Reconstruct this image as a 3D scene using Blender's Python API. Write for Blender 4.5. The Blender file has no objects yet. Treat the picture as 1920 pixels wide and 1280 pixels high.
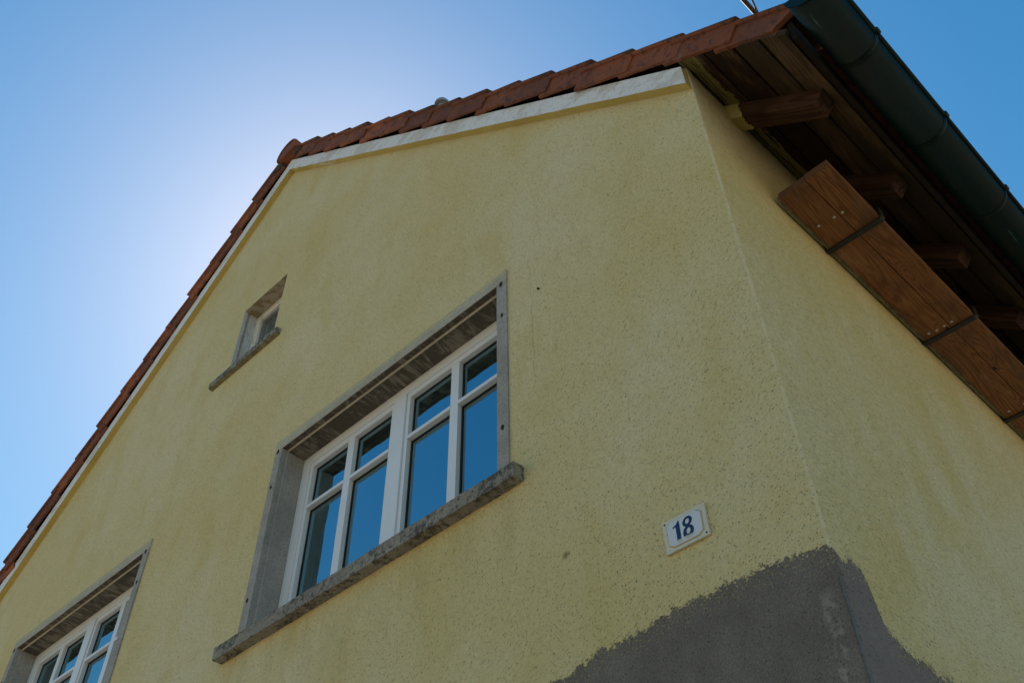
import bpy, bmesh, math, random
from mathutils import Matrix, Vector
from mathutils.geometry import delaunay_2d_cdt
random.seed(18)
R = math.radians
scn = bpy.context.scene
col = scn.collection

# ------------------------------------------------------------------ camera
cd = bpy.data.cameras.new('camera')
cam = bpy.data.objects.new('camera', cd)
col.objects.link(cam)
yaw, pit, rol = R(-43.1002), R(46.1887), R(-1.2171)
fw = Vector((math.sin(yaw) * math.cos(pit), math.cos(yaw) * math.cos(pit), math.sin(pit)))
rt = Vector((math.cos(yaw), -math.sin(yaw), 0))
up = rt.cross(fw)
r2 = rt * math.cos(rol) + up * math.sin(rol)
u2 = -rt * math.sin(rol) + up * math.cos(rol)
m = Matrix((r2, u2, -fw)).transposed().to_4x4()
m.translation = Vector((0.7084, -1.7553, -0.9511))
cam.matrix_world = m
cd.sensor_width = 36.0
cd.lens = 1790.93 / 1920 * 36
cd.clip_start = 0.05
cd.clip_end = 2000
scn.camera = cam

# ------------------------------------------------------------------ daylight
SUN_AZ, SUN_EL = R(-58.3), R(48.7)          # azimuth from +y towards +x
w = bpy.data.worlds.new('World')
scn.world = w
w.use_nodes = True
wt = w.node_tree
bg = wt.nodes['Background']
sky = wt.nodes.new('ShaderNodeTexSky')
sky.sky_type = 'NISHITA'
sky.sun_disc = False
sky.sun_elevation = SUN_EL
sky.sun_rotation = SUN_AZ
sky.altitude = 300
sky.air_density = 1.8
sky.dust_density = 0.55
sky.ozone_density = 2.0
hs = wt.nodes.new('ShaderNodeHueSaturation')
hs.inputs['Saturation'].default_value = 1.5
hs.inputs['Hue'].default_value = 0.494
wt.links.new(sky.outputs[0], hs.inputs['Color'])
wt.links.new(hs.outputs[0], bg.inputs[0])
bg.inputs[1].default_value = 0.087
sl = bpy.data.lights.new('sun', 'SUN')
sl.energy = 4.6
sl.angle = R(0.5)
sl.color = (1.0, 0.94, 0.84)
so = bpy.data.objects.new('sun', sl)
sd = Vector((math.sin(SUN_AZ) * math.cos(SUN_EL), math.cos(SUN_AZ) * math.cos(SUN_EL), math.sin(SUN_EL)))
so.rotation_euler = sd.to_track_quat('Z', 'Y').to_euler()
so.location = sd * 60
col.objects.link(so)
vs = scn.view_settings
scn.display_settings.display_device = 'sRGB'
vs.view_transform = 'Standard'
vs.look = 'None'
vs.gamma = 1.0
vs.use_curve_mapping = False
vs.exposure = 0.46


# ------------------------------------------------------------------ node helper
class NT:
    def __init__(s, name):
        s.m = bpy.data.materials.new(name)
        s.m.use_nodes = True
        s.t = s.m.node_tree
        s.b = s.t.nodes['Principled BSDF']
        s._pos = None

    def n(s, kind, **kw):
        nd = s.t.nodes.new('ShaderNode' + kind)
        for k, v in kw.items():
            setattr(nd, k, v)
        return nd

    def put(s, sock, v):
        if v is None:
            return
        if hasattr(v, 'is_output'):
            s.t.links.new(v, sock)
        elif isinstance(v, (tuple, list)) and len(v) == 3 and len(sock.default_value) == 4:
            sock.default_value = (*v, 1)
        else:
            sock.default_value = v

    def math(s, op, a, b=None, c=None, clamp=False):
        nd = s.n('Math', operation=op, use_clamp=clamp)
        s.put(nd.inputs[0], a); s.put(nd.inputs[1], b); s.put(nd.inputs[2], c)
        return nd.outputs[0]

    def pos(s):
        if s._pos is None:
            s._pos = s.n('NewGeometry').outputs['Position']
        return s._pos

    def xyz(s, v=None):
        nd = s.n('SeparateXYZ'); s.put(nd.inputs[0], v or s.pos())
        return nd.outputs

    def vec(s, x, y, z):
        nd = s.n('CombineXYZ')
        for i, v in enumerate((x, y, z)):
            s.put(nd.inputs[i], v)
        return nd.outputs[0]

    def scale(s, v, sc, off=(0, 0, 0), rot=(0, 0, 0)):
        nd = s.n('Mapping'); s.put(nd.inputs[0], v)
        nd.inputs[1].default_value = off; nd.inputs[2].default_value = rot; nd.inputs[3].default_value = sc
        return nd.outputs[0]

    def noise(s, v, sc, det=3, rough=0.55, dist=0, out=0):
        nd = s.n('TexNoise'); s.put(nd.inputs['Vector'], v); s.put(nd.inputs['Scale'], sc)
        nd.inputs['Detail'].default_value = det; nd.inputs['Roughness'].default_value = rough
        nd.inputs['Distortion'].default_value = dist
        return nd.outputs[out]

    def vor(s, v, sc, feat='F1', rnd=1.0):
        nd = s.n('TexVoronoi', feature=feat); s.put(nd.inputs['Vector'], v); s.put(nd.inputs['Scale'], sc)
        nd.inputs['Randomness'].default_value = rnd
        return nd.outputs

    def step(s, v, a, b, lo=0.0, hi=1.0):
        nd = s.n('MapRange', interpolation_type='SMOOTHSTEP'); s.put(nd.inputs[0], v)
        nd.inputs[1].default_value = a; nd.inputs[2].default_value = b
        nd.inputs[3].default_value = lo; nd.inputs[4].default_value = hi
        return nd.outputs[0]

    def mix(s, f, a, b, mode='MIX'):
        nd = s.n('Mix', data_type='RGBA', blend_type=mode)
        s.put(nd.inputs[0], f); s.put(nd.inputs[6], a); s.put(nd.inputs[7], b)
        return nd.outputs[2]

    def bump(s, h, dist, strength=1.0, nrm=None):
        nd = s.n('Bump'); s.put(nd.inputs['Height'], h)
        nd.inputs['Distance'].default_value = dist; nd.inputs['Strength'].default_value = strength
        s.put(nd.inputs['Normal'], nrm)
        return nd.outputs[0]

    def curve(s, v, pts):
        nd = s.n('FloatCurve'); s.put(nd.inputs['Value'], v)
        c = nd.mapping.curves[0]
        c.points[0].location = pts[0]; c.points[1].location = pts[-1]
        for p in pts[1:-1]:
            c.points.new(*p)
        for p in c.points:
            p.handle_type = 'VECTOR'
        nd.mapping.update()
        return nd.outputs[0]

    def out(s, color, rough=0.9, normal=None, spec=0.3, metal=0.0):
        s.put(s.b.inputs['Base Color'], color); s.put(s.b.inputs['Roughness'], rough)
        s.put(s.b.inputs['Normal'], normal); s.put(s.b.inputs['Specular IOR Level'], spec)
        s.put(s.b.inputs['Metallic'], metal)
        return s.m


YEL = (0.66, 0.56, 0.245)


def yellow_paint(t):
    p = t.pos()
    big = t.noise(p, 0.9, 4, 0.6)
    mid = t.noise(t.scale(p, (1, 1, 0.5)), 4.2, 5, 0.62)
    sm = t.noise(t.scale(p, (1, 1, 0.7)), 16.0, 4, 0.6)
    c = t.mix(t.step(big, 0.34, 0.66), (0.755, 0.625, 0.315), (0.81, 0.71, 0.455))
    c = t.mix(t.step(mid, 0.46, 0.72, 0, 0.65), c, (0.695, 0.56, 0.235))
    c = t.mix(t.step(mid, 0.28, 0.42, 0.5, 0), c, (0.82, 0.72, 0.46))
    c = t.mix(t.step(sm, 0.5, 0.75, 0, 0.3), c, (0.62, 0.49, 0.19))
    return c


def stucco_relief(t):
    p = t.pos()
    g = t.scale(p, (1, 1, 1), rot=(0, R(35), 0))
    g = t.scale(g, (0.62, 0.40, 1.1))
    wob = t.noise(p, 60, 2, 0.5)
    fine = t.noise(g, 240, 4, 0.65)
    lump = t.noise(g, 95, 4, 0.65)
    v = t.vor(g, 185, 'F1')
    keep = t.step(t.xyz(v['Color'])[0], 0.50, 0.72)
    pit = t.math('MULTIPLY', t.step(t.math('ADD', v['Distance'], t.math('MULTIPLY', t.math('SUBTRACT', wob, 0.5), 0.5)), 0.08, 0.30, 1, 0), keep)
    v2 = t.vor(g, 80, 'F1')
    keep2 = t.step(t.xyz(v2['Color'])[1], 0.90, 0.95)
    pit2 = t.math('MULTIPLY', t.step(t.math('ADD', v2['Distance'], t.math('MULTIPLY', t.math('SUBTRACT', wob, 0.5), 0.4)), 0.06, 0.2, 1, 0), keep2)
    h = t.math('ADD', t.math('MULTIPLY', fine, 0.55), t.math('MULTIPLY', lump, 0.9))
    h = t.math('SUBTRACT', h, t.math('MULTIPLY', pit, 0.9))
    h = t.math('SUBTRACT', h, t.math('MULTIPLY', pit2, 0.38))
    return h, pit, pit2, lump, fine


def mat_stucco():
    t = NT('yellow_stucco')
    p = t.pos()
    x, y, z = t.xyz()
    h, pit, pit2, lump, fine = stucco_relief(t)
    c = yellow_paint(t)
    c = t.mix(t.math('MULTIPLY', pit, t.math('ADD', 0.16, t.math('MULTIPLY', t.math('LESS_THAN', x, 0.0005), 0.12))), c, (0.20, 0.155, 0.05))  # pit dirt and the pits' own shade both put into the colour
    c = t.mix(t.math('MULTIPLY', pit2, 0.38), c, (0.24, 0.19, 0.07))
    c = t.mix(t.step(lump, 0.36, 0.60, 0.26, 0), c, (0.42, 0.345, 0.13))  # grain hollows darkened in the colour to stand for relief shade
    c = t.mix(t.step(fine, 0.36, 0.60, 0.30, 0), c, (0.44, 0.355, 0.135))
    # weather streaks below the sills and a round stain by the number plate
    st = t.noise(t.scale(p, (9, 9, 2.5)), 1.0, 6, 0.7)
    zs = t.math('MULTIPLY', t.step(z, 0.45, 0.9), t.step(z, 0.9, 0.905, 1, 0))
    xs = t.math('MULTIPLY', t.step(x, -2.6, -2.45), t.step(x, -0.98, -0.9, 1, 0))
    k = t.math('MULTIPLY', t.math('MULTIPLY', zs, xs), t.step(st, 0.40, 0.75, 0, 0.42))
    c = t.mix(k, c, (0.36, 0.285, 0.12))
    ds = t.n('VectorMath', operation='DISTANCE'); t.put(ds.inputs[0], p); ds.inputs[1].default_value = (-0.746, 0, 0.557)
    k = t.step(t.math('ADD', ds.outputs['Value'], t.math('MULTIPLY', t.noise(p, 60, 3), 0.02)), 0.012, 0.03, 0.75, 0)
    c = t.mix(k, c, (0.22, 0.18, 0.08))
    arris = t.math('MULTIPLY', t.step(x, -0.010, -0.004), t.step(y, 0.004, 0.010, 1, 0))
    c = t.mix(t.math('MULTIPLY', arris, t.step(t.noise(p, 45, 4, 0.6), 0.36, 0.56, 0.2, 0.9)), c, (0.80, 0.69, 0.45))
    # bare grey render at the corner: ragged upper edge
    zg = t.curve(t.math('MULTIPLY', x, -0.5), [(0, .232), (.05, .248), (.1, .254), (.15, .252), (.22, .249), (.275, .233), (.325, .235), (.35, .221), (.405, .204), (.6, .12), (1, .0)])
    zsd = t.curve(t.math('MULTIPLY', y, 0.5), [(0, .236), (.02, .205), (.045, .226), (.058, .228), (.067, .171), (.074, .09), (.1, .062), (.14, .06), (.19, .055), (.4, .05), (1, .05)])
    isg = t.math('LESS_THAN', x, 0.0005)
    lim = t.math('ADD', t.math('MULTIPLY', zg, isg), t.math('MULTIPLY', zsd, t.math('SUBTRACT', 1.0, isg)))
    rag = t.math('ADD', t.math('MULTIPLY', t.math('SUBTRACT', t.noise(p, 22, 3, 0.6), 0.5), 0.06),
                 t.math('MULTIPLY', t.math('SUBTRACT', t.noise(t.scale(p, (0.75, 1, 0.9), rot=(0, R(30), 0)), 110, 5, 0.75), 0.5), 0.10))
    d = t.math('SUBTRACT', t.math('ADD', lim, rag), z)
    gm = t.step(d, -0.001, 0.003)
    gc = t.mix(t.step(t.noise(p, 9, 4, 0.6), 0.35, 0.7), (0.195, 0.165, 0.142), (0.25, 0.215, 0.19))
    gc = t.mix(t.step(fine, 0.40, 0.62, 0.55, 0), gc, (0.11, 0.095, 0.082))
    # lighter filler smears along the corner
    nr = t.math('ABSOLUTE', t.math('ADD', t.math('MULTIPLY', x, 1.0), t.math('ADD', 0.040, t.math('MULTIPLY', t.math('SUBTRACT', t.noise(p, 17, 3), 0.5), 0.05))))
    sm = t.math('MULTIPLY', t.math('MULTIPLY', t.step(nr, 0.010, 0.020, 1, 0), t.step(z, 0.10, 0.15, 1, 0)), t.step(t.noise(p, 34, 4, 0.6), 0.46, 0.56))
    sm2 = t.math('MULTIPLY', t.step(t.noise(t.scale(p, (1, 1, 1), off=(3, 1, 7)), 19, 3, 0.6), 0.69, 0.73), 1.0)
    gc = t.mix(t.math('MULTIPLY', t.math('MAXIMUM', sm, sm2), 0.6), gc, (0.34, 0.30, 0.27))
    gc = t.mix(t.math('SUBTRACT', 1.0, isg), gc, t.mix(0.5, gc, (0.255, 0.215, 0.215)))
    # leftover yellow flecks near the ragged edge
    fl = t.math('MULTIPLY', t.step(d, 0.0, 0.075, 1, 0), t.step(t.noise(p, 150, 4, 0.7), 0.53, 0.61))
    gm = t.math('MULTIPLY', gm, t.math('SUBTRACT', 1.0, t.math('MULTIPLY', fl, 0.8)))
    fo = t.math('MULTIPLY', t.step(d, -0.045, 0.0), t.step(t.noise(p, 130, 4, 0.7), 0.60, 0.66))
    gm = t.math('MAXIMUM', gm, t.math('MULTIPLY', fo, 0.8))
    c = t.mix(gm, c, gc)
    hh = t.math('MULTIPLY', h, t.math('SUBTRACT', 1.0, t.math('MULTIPLY', gm, 0.45)))
    # thin settling crack right of the main window
    cx = t.math('ABSOLUTE', t.math('ADD', x, t.math('ADD', 0.832, t.math('MULTIPLY', t.math('SUBTRACT', t.noise(p, 18, 3), 0.5), 0.05))))
    ck = t.math('MULTIPLY', t.step(cx, 0.0008, 0.002, 1, 0), t.math('MULTIPLY', t.step(z, 1.2, 1.3), t.step(z, 1.8, 1.95, 1, 0)))
    ck = t.math('MULTIPLY', ck, isg)
    c = t.mix(t.math('MULTIPLY', ck, 0.38), c, (0.2, 0.16, 0.06))
    return t.out(c, 0.92, t.bump(hh, 0.0055, 1.0), 0.15)


def mat_shaded_smooth_yellow():
    t = NT('yellow_smooth_paint_shaded')
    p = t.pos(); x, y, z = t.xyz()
    c = t.mix(t.step(t.noise(p, 3, 3), 0.4, 0.65), (0.56, 0.44, 0.16), (0.50, 0.39, 0.125))  # same yellow paint toned darker: underside shade put into the colour
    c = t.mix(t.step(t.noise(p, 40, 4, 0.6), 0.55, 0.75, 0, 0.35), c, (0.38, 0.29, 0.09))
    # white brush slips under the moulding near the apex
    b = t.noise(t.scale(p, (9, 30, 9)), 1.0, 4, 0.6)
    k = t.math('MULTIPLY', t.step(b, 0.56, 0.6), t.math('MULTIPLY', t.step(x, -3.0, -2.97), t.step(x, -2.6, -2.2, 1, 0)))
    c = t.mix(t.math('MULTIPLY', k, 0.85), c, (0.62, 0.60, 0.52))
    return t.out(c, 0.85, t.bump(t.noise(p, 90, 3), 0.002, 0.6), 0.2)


def mat_white_moulding():
    t = NT('white_moulding_paint')
    p = t.pos()
    n1 = t.noise(t.scale(p, (5, 7, 9), rot=(0, R(-30), 0)), 1.0, 6, 0.72)
    n2 = t.noise(p, 55, 4, 0.6)
    c = t.mix(t.step(n1, 0.50, 0.56), (0.76, 0.77, 0.79), (0.64, 0.615, 0.585))
    c = t.mix(t.step(n2, 0.5, 0.72, 0, 0.55), c, (0.44, 0.40, 0.34))
    return t.out(c, 0.8, t.bump(t.math('ADD', n2, t.noise(p, 14, 3)), 0.004, 0.7), 0.25)


def mat_tile(rim=0.8, name='terracotta_tile'):
    t = NT(name)
    p = t.pos()
    oi = t.n('ObjectInfo').outputs['Random']
    off = t.n('VectorMath', operation='ADD'); t.put(off.inputs[0], p); t.put(off.inputs[1], t.vec(t.math('MULTIPLY', oi, 37), 0, t.math('MULTIPLY', oi, 11)))
    q = off.outputs[0]
    n1 = t.noise(q, 5, 4, 0.6); n2 = t.noise(q, 38, 4, 0.65); n3 = t.noise(t.scale(q, (1, 1, 2.2), rot=(0, R(40), 0)), 14, 4, 0.6)
    c = t.mix(oi, (0.175, 0.062, 0.034), (0.35, 0.112, 0.047))
    c = t.mix(t.step(n1, 0.4, 0.65, 0, 0.8), c, (0.14, 0.058, 0.040))
    c = t.mix(t.step(n2, 0.50, 0.70, 0, 0.85), c, (0.065, 0.034, 0.027))
    c = t.mix(t.step(n3, 0.60, 0.72, 0, 0.4), c, (0.26, 0.19, 0.16))
    oz = t.n('SeparateXYZ'); t.put(oz.inputs[0], t.n('TexCoord').outputs['Object'])
    c = t.mix(t.step(t.math('ADD', oz.outputs[2], t.math('MULTIPLY', t.math('SUBTRACT', n2, 0.5), 0.03)), 0.190, 0.203, 0, rim), c, (0.060, 0.040, 0.034))
    # grey-green weathering on faces that look up
    up = t.xyz(t.n('NewGeometry').outputs['Normal'])[2]
    c = t.mix(t.math('MULTIPLY', t.step(up, 0.2, 0.6), t.step(n2, 0.3, 0.6, 0.4, 0.9)), c, (0.075, 0.052, 0.043))
    return t.out(c, 0.85, t.bump(t.math('ADD', n2, t.math('MULTIPLY', n3, 0.6)), 0.002, 0.7), 0.25)


def wood(t, col_a, col_b, col_dark, ring=34, knots=True, wide=13.0, lng=0.9, coord=None):
    p = coord or t.pos()
    oi = t.n('ObjectInfo').outputs['Random']
    ad = t.n('VectorMath', operation='ADD'); t.put(ad.inputs[0], p); t.put(ad.inputs[1], t.vec(t.math('MULTIPLY', oi, 3.7), t.math('MULTIPLY', oi, 23.0), 0))
    q = ad.outputs[0]
    g = t.scale(q, (wide, lng, wide))
    n = t.noise(g, 1.0, 1.5, 0.45, 0.3)
    if knots:
        kv = t.vor(t.scale(q, (8.5, 3.6, 0.01)), 1.0, 'F1')
        kk = t.step(t.xyz(kv['Color'])[0], 0.52, 0.56)
        kd = t.math('ADD', kv['Distance'], t.math('MULTIPLY', t.math('SUBTRACT', t.noise(q, 40, 2), 0.5), 0.05))
        bulge = t.math('MULTIPLY', t.step(kd, 0.0, 0.42, 1, 0), kk)
        n = t.math('ADD', n, t.math('MULTIPLY', bulge, 0.16))
    rings = t.math('SINE', t.math('MULTIPLY', n, ring * 3.0))
    fib = t.noise(t.scale(q, (260, 4.0, 260)), 1.0, 3, 0.6)
    c = t.mix(t.step(rings, -0.2, 0.95), col_a, col_b)
    c = t.mix(t.step(fib, 0.42, 0.7, 0, 0.5), c, col_dark)
    c = t.mix(t.step(t.noise(q, 7, 4, 0.6), 0.5, 0.75, 0, 0.5), c, col_dark)
    if knots:
        k = t.math('MULTIPLY', t.step(kd, 0.055, 0.085, 1, 0), kk)
        c = t.mix(k, c, (col_dark[0] * .45, col_dark[1] * .4, col_dark[2] * .4))
    h = t.math('ADD', t.math('MULTIPLY', rings, 0.35), fib)
    return c, h, q


def mat_plank():
    t = NT('orange_brown_pine')
    c, h, q = wood(t, (0.285, 0.124, 0.045), (0.185, 0.073, 0.025), (0.080, 0.030, 0.012), ring=46)
    w = t.noise(t.scale(t.pos(), (9, 2.2, 9)), 1.0, 5, 0.68)
    c = t.mix(t.step(w, 0.48, 0.66, 0, 0.6), c, (0.105, 0.058, 0.034))
    w2 = t.noise(t.scale(t.pos(), (14, 3.0, 14), off=(3, 3, 3)), 1.0, 5, 0.7)
    c = t.mix(t.step(w2, 0.56, 0.70, 0, 0.55), c, (0.33, 0.185, 0.085))
    return t.out(c, 0.7, t.bump(h, 0.0012, 0.6), 0.25)


def mat_plank_end():
    t = NT('weathered_end_grain')
    n = t.noise(t.scale(t.pos(), (60, 10, 200)), 1.0, 3, 0.6)
    return t.out(t.mix(n, (0.09, 0.042, 0.024), (0.16, 0.09, 0.055)), 0.9, t.bump(n, 0.002, 0.6), 0.2)


def mat_soffit():
    t = NT('weathered_brown_boards')
    c, h, q = wood(t, (0.135, 0.082, 0.041), (0.082, 0.046, 0.022), (0.024, 0.012, 0.006), knots=True, ring=24)
    p = t.pos(); x, y, z = t.xyz()
    n = t.noise(t.scale(p, (5, 1.4, 5)), 1.0, 5, 0.65)
    c = t.mix(t.step(n, 0.40, 0.56, 0, 0.92), c, (0.020, 0.010, 0.006))
    xq = t.math('SUBTRACT', x, t.math('MULTIPLY', y, 0.0375))
    c = t.mix(t.step(xq, 0.20, 0.215, 0, 0.5), c, t.mix(0.45, c, (0.115, 0.085, 0.052)))
    # yellow house paint lapping over the wood next to the wall
    xp = t.math('SUBTRACT', x, t.math('MULTIPLY', y, 0.0375))
    e = t.math('ADD', xp, t.math('ADD', t.math('MULTIPLY', t.math('SUBTRACT', t.noise(p, 20, 3), 0.5), 0.05),
                                 t.math('MULTIPLY', t.math('SUBTRACT', t.noise(p, 90, 3, 0.6), 0.5), 0.022)))
    k = t.step(e, 0.057, 0.059, 1, 0)
    sp = t.step(t.noise(t.scale(p, (40, 6, 40)), 1.0, 3), 0.62, 0.66)
    k = t.math('MULTIPLY', k, t.math('SUBTRACT', 1.0, t.math('MULTIPLY', sp, 0.9)))
    c = t.mix(k, c, t.mix(t.step(t.noise(t.scale(p, (90, 4, 90)), 1.0, 3, 0.6), 0.56, 0.60), (0.25, 0.215, 0.07), (0.03, 0.022, 0.012)))
    # pale specks of old paint and spider dirt
    s = t.vor(p, 70, 'F1')
    k2 = t.math('MULTIPLY', t.step(s['Distance'], 0.05, 0.12, 1, 0), t.step(t.xyz(s['Color'])[2], 0.88, 0.9))
    c = t.mix(t.math('MULTIPLY', k2, 0.6), c, (0.45, 0.42, 0.35))
    return t.out(c, 0.85, t.bump(h, 0.0015, 0.7), 0.2)


def mat_rafter():
    t = NT('red_brown_rafter')
    p = t.pos(); x, y, z = t.xyz()
    rr = t.scale(t.scale(p, (1, 1, 1), rot=(0, R(-41.05), 0)), (1, 1, 1), rot=(0, 0, R(90)))
    c, h, q = wood(t, (0.098, 0.049, 0.025), (0.060, 0.027, 0.014), (0.022, 0.010, 0.006), knots=False, ring=16, coord=rr)
    xp = t.math('SUBTRACT', x, t.math('MULTIPLY', y, 0.0375))
    e = t.math('ADD', xp, t.math('ADD', t.math('MULTIPLY', t.math('SUBTRACT', t.noise(p, 26, 3), 0.5), 0.05),
                                 t.math('MULTIPLY', t.math('SUBTRACT', t.noise(p, 110, 3, 0.6), 0.5), 0.03)))
    k = t.step(e, 0.050, 0.052, 1, 0)
    c = t.mix(k, c, (0.48, 0.41, 0.14))
    s = t.vor(p, 60, 'F1')
    k2 = t.math('MULTIPLY', t.step(s['Distance'], 0.05, 0.11, 1, 0), t.step(t.xyz(s['Color'])[2], 0.8, 0.82))
    c = t.mix(t.math('MULTIPLY', k2, 0.6), c, (0.45, 0.40, 0.32))
    return t.out(c, 0.8, t.bump(h, 0.0015, 0.7), 0.2)


def mat_gutter():
    t = NT('dark_patinated_gutter')
    p = t.pos(); x, y, z = t.xyz()
    n = t.noise(t.scale(p, (6, 2.5, 6)), 1.0, 5, 0.6)
    n2 = t.noise(p, 120, 3, 0.6)
    c = t.mix(t.step(n, 0.35, 0.7), (0.003, 0.016, 0.017), (0.008, 0.014, 0.011))
    c = t.mix(t.step(n2, 0.55, 0.75, 0, 0.35), c, (0.022, 0.016, 0.012))
    st = t.noise(t.scale(p, (45, 2.5, 30), off=(2, .4, 5)), 1.0, 4, 0.6)
    k = t.math('MULTIPLY', t.step(st, 0.66, 0.74), t.step(t.noise(p, 5, 2), 0.45, 0.6))
    c = t.mix(t.math('MULTIPLY', k, 0.8), c, (0.10, 0.24, 0.19))
    return t.out(c, t.step(n, 0.3, 0.7, 0.34, 0.5), t.bump(t.noise(p, 9, 3), 0.004, 0.25), 0.16, 0.0)


def mat_stone(name, a, b, dark=0.0):
    t = NT(name)
    p = t.pos(); x, y, z = t.xyz()
    v = t.vor(p, 260, 'F1')
    g = t.xyz(v['Color'])[0]
    n = t.noise(p, 7, 5, 0.65); n2 = t.noise(p, 55, 4, 0.6)
    c = t.mix(t.step(n, 0.35, 0.68), a, b)
    c = t.mix(t.step(g, 0.55, 0.95, 0, 0.45), c, (a[0] * .35, a[1] * .35, a[2] * .35))
    c = t.mix(t.step(n2, 0.55, 0.75, 0, 0.5), c, (a[0] * .5, a[1] * .48, a[2] * .44))
    if dark:
        k = t.step(t.math('ADD', t.noise(p, 42, 6, 0.75), t.math('MULTIPLY', t.math('SUBTRACT', t.noise(p, 6, 3), 0.5), 0.35)), 0.46, 0.60, 0, dark)
        c = t.mix(k, c, (0.035, 0.034, 0.030))
    return t.out(c, 0.92, t.bump(t.math('ADD', t.math('MULTIPLY', g, 0.5), n2), 0.002, 0.7), 0.15)


def mat_lintel():
    t = NT('lintel_stone')
    p = t.pos(); x, y, z = t.xyz()
    v = t.vor(p, 260, 'F1'); g = t.xyz(v['Color'])[0]
    n2 = t.noise(p, 55, 4, 0.6)
    c = t.mix(t.step(t.noise(p, 7, 5, 0.65), 0.35, 0.68), (0.52, 0.48, 0.385), (0.43, 0.395, 0.32))
    c = t.mix(t.step(g, 0.55, 0.95, 0, 0.45), c, (0.15, 0.14, 0.11))
    # old yellow overpaint on the upper edge of the front face
    k = t.math('MULTIPLY', t.step(t.math('ADD', z, t.math('MULTIPLY', t.noise(p, 34, 5, 0.7), 0.06)), 1.982, 1.988), t.math('LESS_THAN', y, 0.0))
    c = t.mix(t.math('MULTIPLY', k, 0.6), c, (0.56, 0.49, 0.26))
    # underside: darker tone with lighter strokes
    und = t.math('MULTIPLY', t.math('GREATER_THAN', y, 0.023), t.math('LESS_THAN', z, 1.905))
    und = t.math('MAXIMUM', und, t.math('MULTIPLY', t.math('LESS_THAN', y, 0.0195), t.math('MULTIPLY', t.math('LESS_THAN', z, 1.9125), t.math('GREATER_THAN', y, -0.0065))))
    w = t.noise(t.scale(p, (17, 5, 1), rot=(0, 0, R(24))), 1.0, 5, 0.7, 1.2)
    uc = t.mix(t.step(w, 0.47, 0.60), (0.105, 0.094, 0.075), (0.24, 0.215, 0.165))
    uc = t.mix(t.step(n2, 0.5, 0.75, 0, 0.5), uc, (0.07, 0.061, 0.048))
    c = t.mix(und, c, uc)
    return t.out(c, 0.92, t.bump(t.math('ADD', t.math('MULTIPLY', g, 0.5), n2), 0.002, 0.7), 0.15)


def mat_simple(name, c, rough=0.5, spec=0.5, metal=0.0, var=0.15, sc=30, bump=0.0):
    t = NT(name)
    n = t.noise(t.pos(), sc, 4, 0.6)
    cc = t.mix(t.step(n, 0.35, 0.7), c, tuple(v * (1 - var) for v in c))
    return t.out(cc, rough, t.bump(n, bump, 0.5) if bump else None, spec, metal)


def mat_glass(name='window_glass', ior=5.5, tint=(0.42, 0.48, 0.50, 1), gloss=(0.56, 0.88, 1.0, 1)):
    m = bpy.data.materials.new(name)
    m.use_nodes = True
    t = m.node_tree
    t.nodes.remove(t.nodes['Principled BSDF'])
    o = t.nodes['Material Output']
    tr = t.nodes.new('ShaderNodeBsdfTransparent'); tr.inputs[0].default_value = tint
    gl = t.nodes.new('ShaderNodeBsdfGlossy'); gl.inputs['Roughness'].default_value = 0.0
    gl.inputs[0].default_value = gloss
    fr = t.nodes.new('ShaderNodeFresnel'); fr.inputs[0].default_value = ior
    nz = t.nodes.new('ShaderNodeTexNoise'); nz.inputs['Scale'].default_value = 5.0; nz.inputs['Detail'].default_value = 1.0
    ge = t.nodes.new('ShaderNodeNewGeometry'); t.links.new(ge.outputs['Position'], nz.inputs['Vector'])
    bp = t.nodes.new('ShaderNodeBump'); bp.inputs['Distance'].default_value = 0.004; bp.inputs['Strength'].default_value = 0.5
    t.links.new(nz.outputs[0], bp.inputs['Height']); t.links.new(bp.outputs[0], gl.inputs['Normal'])
    mx = t.nodes.new('ShaderNodeMixShader')
    t.links.new(fr.outputs[0], mx.inputs[0]); t.links.new(tr.outputs[0], mx.inputs[1]); t.links.new(gl.outputs[0], mx.inputs[2])
    t.links.new(mx.outputs[0], o.inputs[0])
    return m


def mat_old_frame():
    t = NT('flaking_cream_paint')
    p = t.pos()
    n = t.noise(t.scale(p, (30, 30, 12)), 1.0, 5, 0.7)
    c = t.mix(t.step(n, 0.58, 0.68), (0.74, 0.72, 0.65), (0.46, 0.42, 0.35))
    return t.out(c, 0.75, t.bump(n, 0.003, 0.7), 0.3)


def mat_reveal_white():
    t = NT('patchy_white_reveal')
    p = t.pos(); x, y, z = t.xyz()
    n = t.noise(p, 30, 5, 0.7)
    c = t.mix(t.step(n, 0.4, 0.7), (0.60, 0.61, 0.62), (0.48, 0.48, 0.47))
    b = t.math('ABSOLUTE', t.math('SUBTRACT', t.math('ADD', y, t.math('MULTIPLY', t.math('SUBTRACT', n, 0.5), 0.03)), 0.028))
    c = t.mix(t.step(b, 0.004, 0.011, 0.85, 0), c, (0.26, 0.235, 0.19))
    return t.out(c, 0.85, t.bump(n, 0.003, 0.6), 0.2)


def mat_reveal_top():
    t = NT('stained_reveal_plaster')
    p = t.pos()
    n = t.noise(p, 16, 4, 0.6)
    c = t.mix(t.step(n, 0.44, 0.54), (0.40, 0.35, 0.27), (0.29, 0.225, 0.125))
    return t.out(c, 0.9, t.bump(t.noise(p, 60, 4), 0.003, 0.7), 0.15)


def mat_curtain():
    t = NT('net_curtain')
    p = t.pos()
    v = t.vor(p, 26, 'DISTANCE_TO_EDGE')
    n = t.noise(p, 30, 4, 0.6)
    c = t.mix(t.math('MULTIPLY', t.step(v['Distance'], 0.03, 0.09, 1, 0), t.step(n, 0.42, 0.6)), (0.34, 0.37, 0.39), (0.74, 0.76, 0.77))
    return t.out(c, 0.9, None, 0.1)


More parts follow.
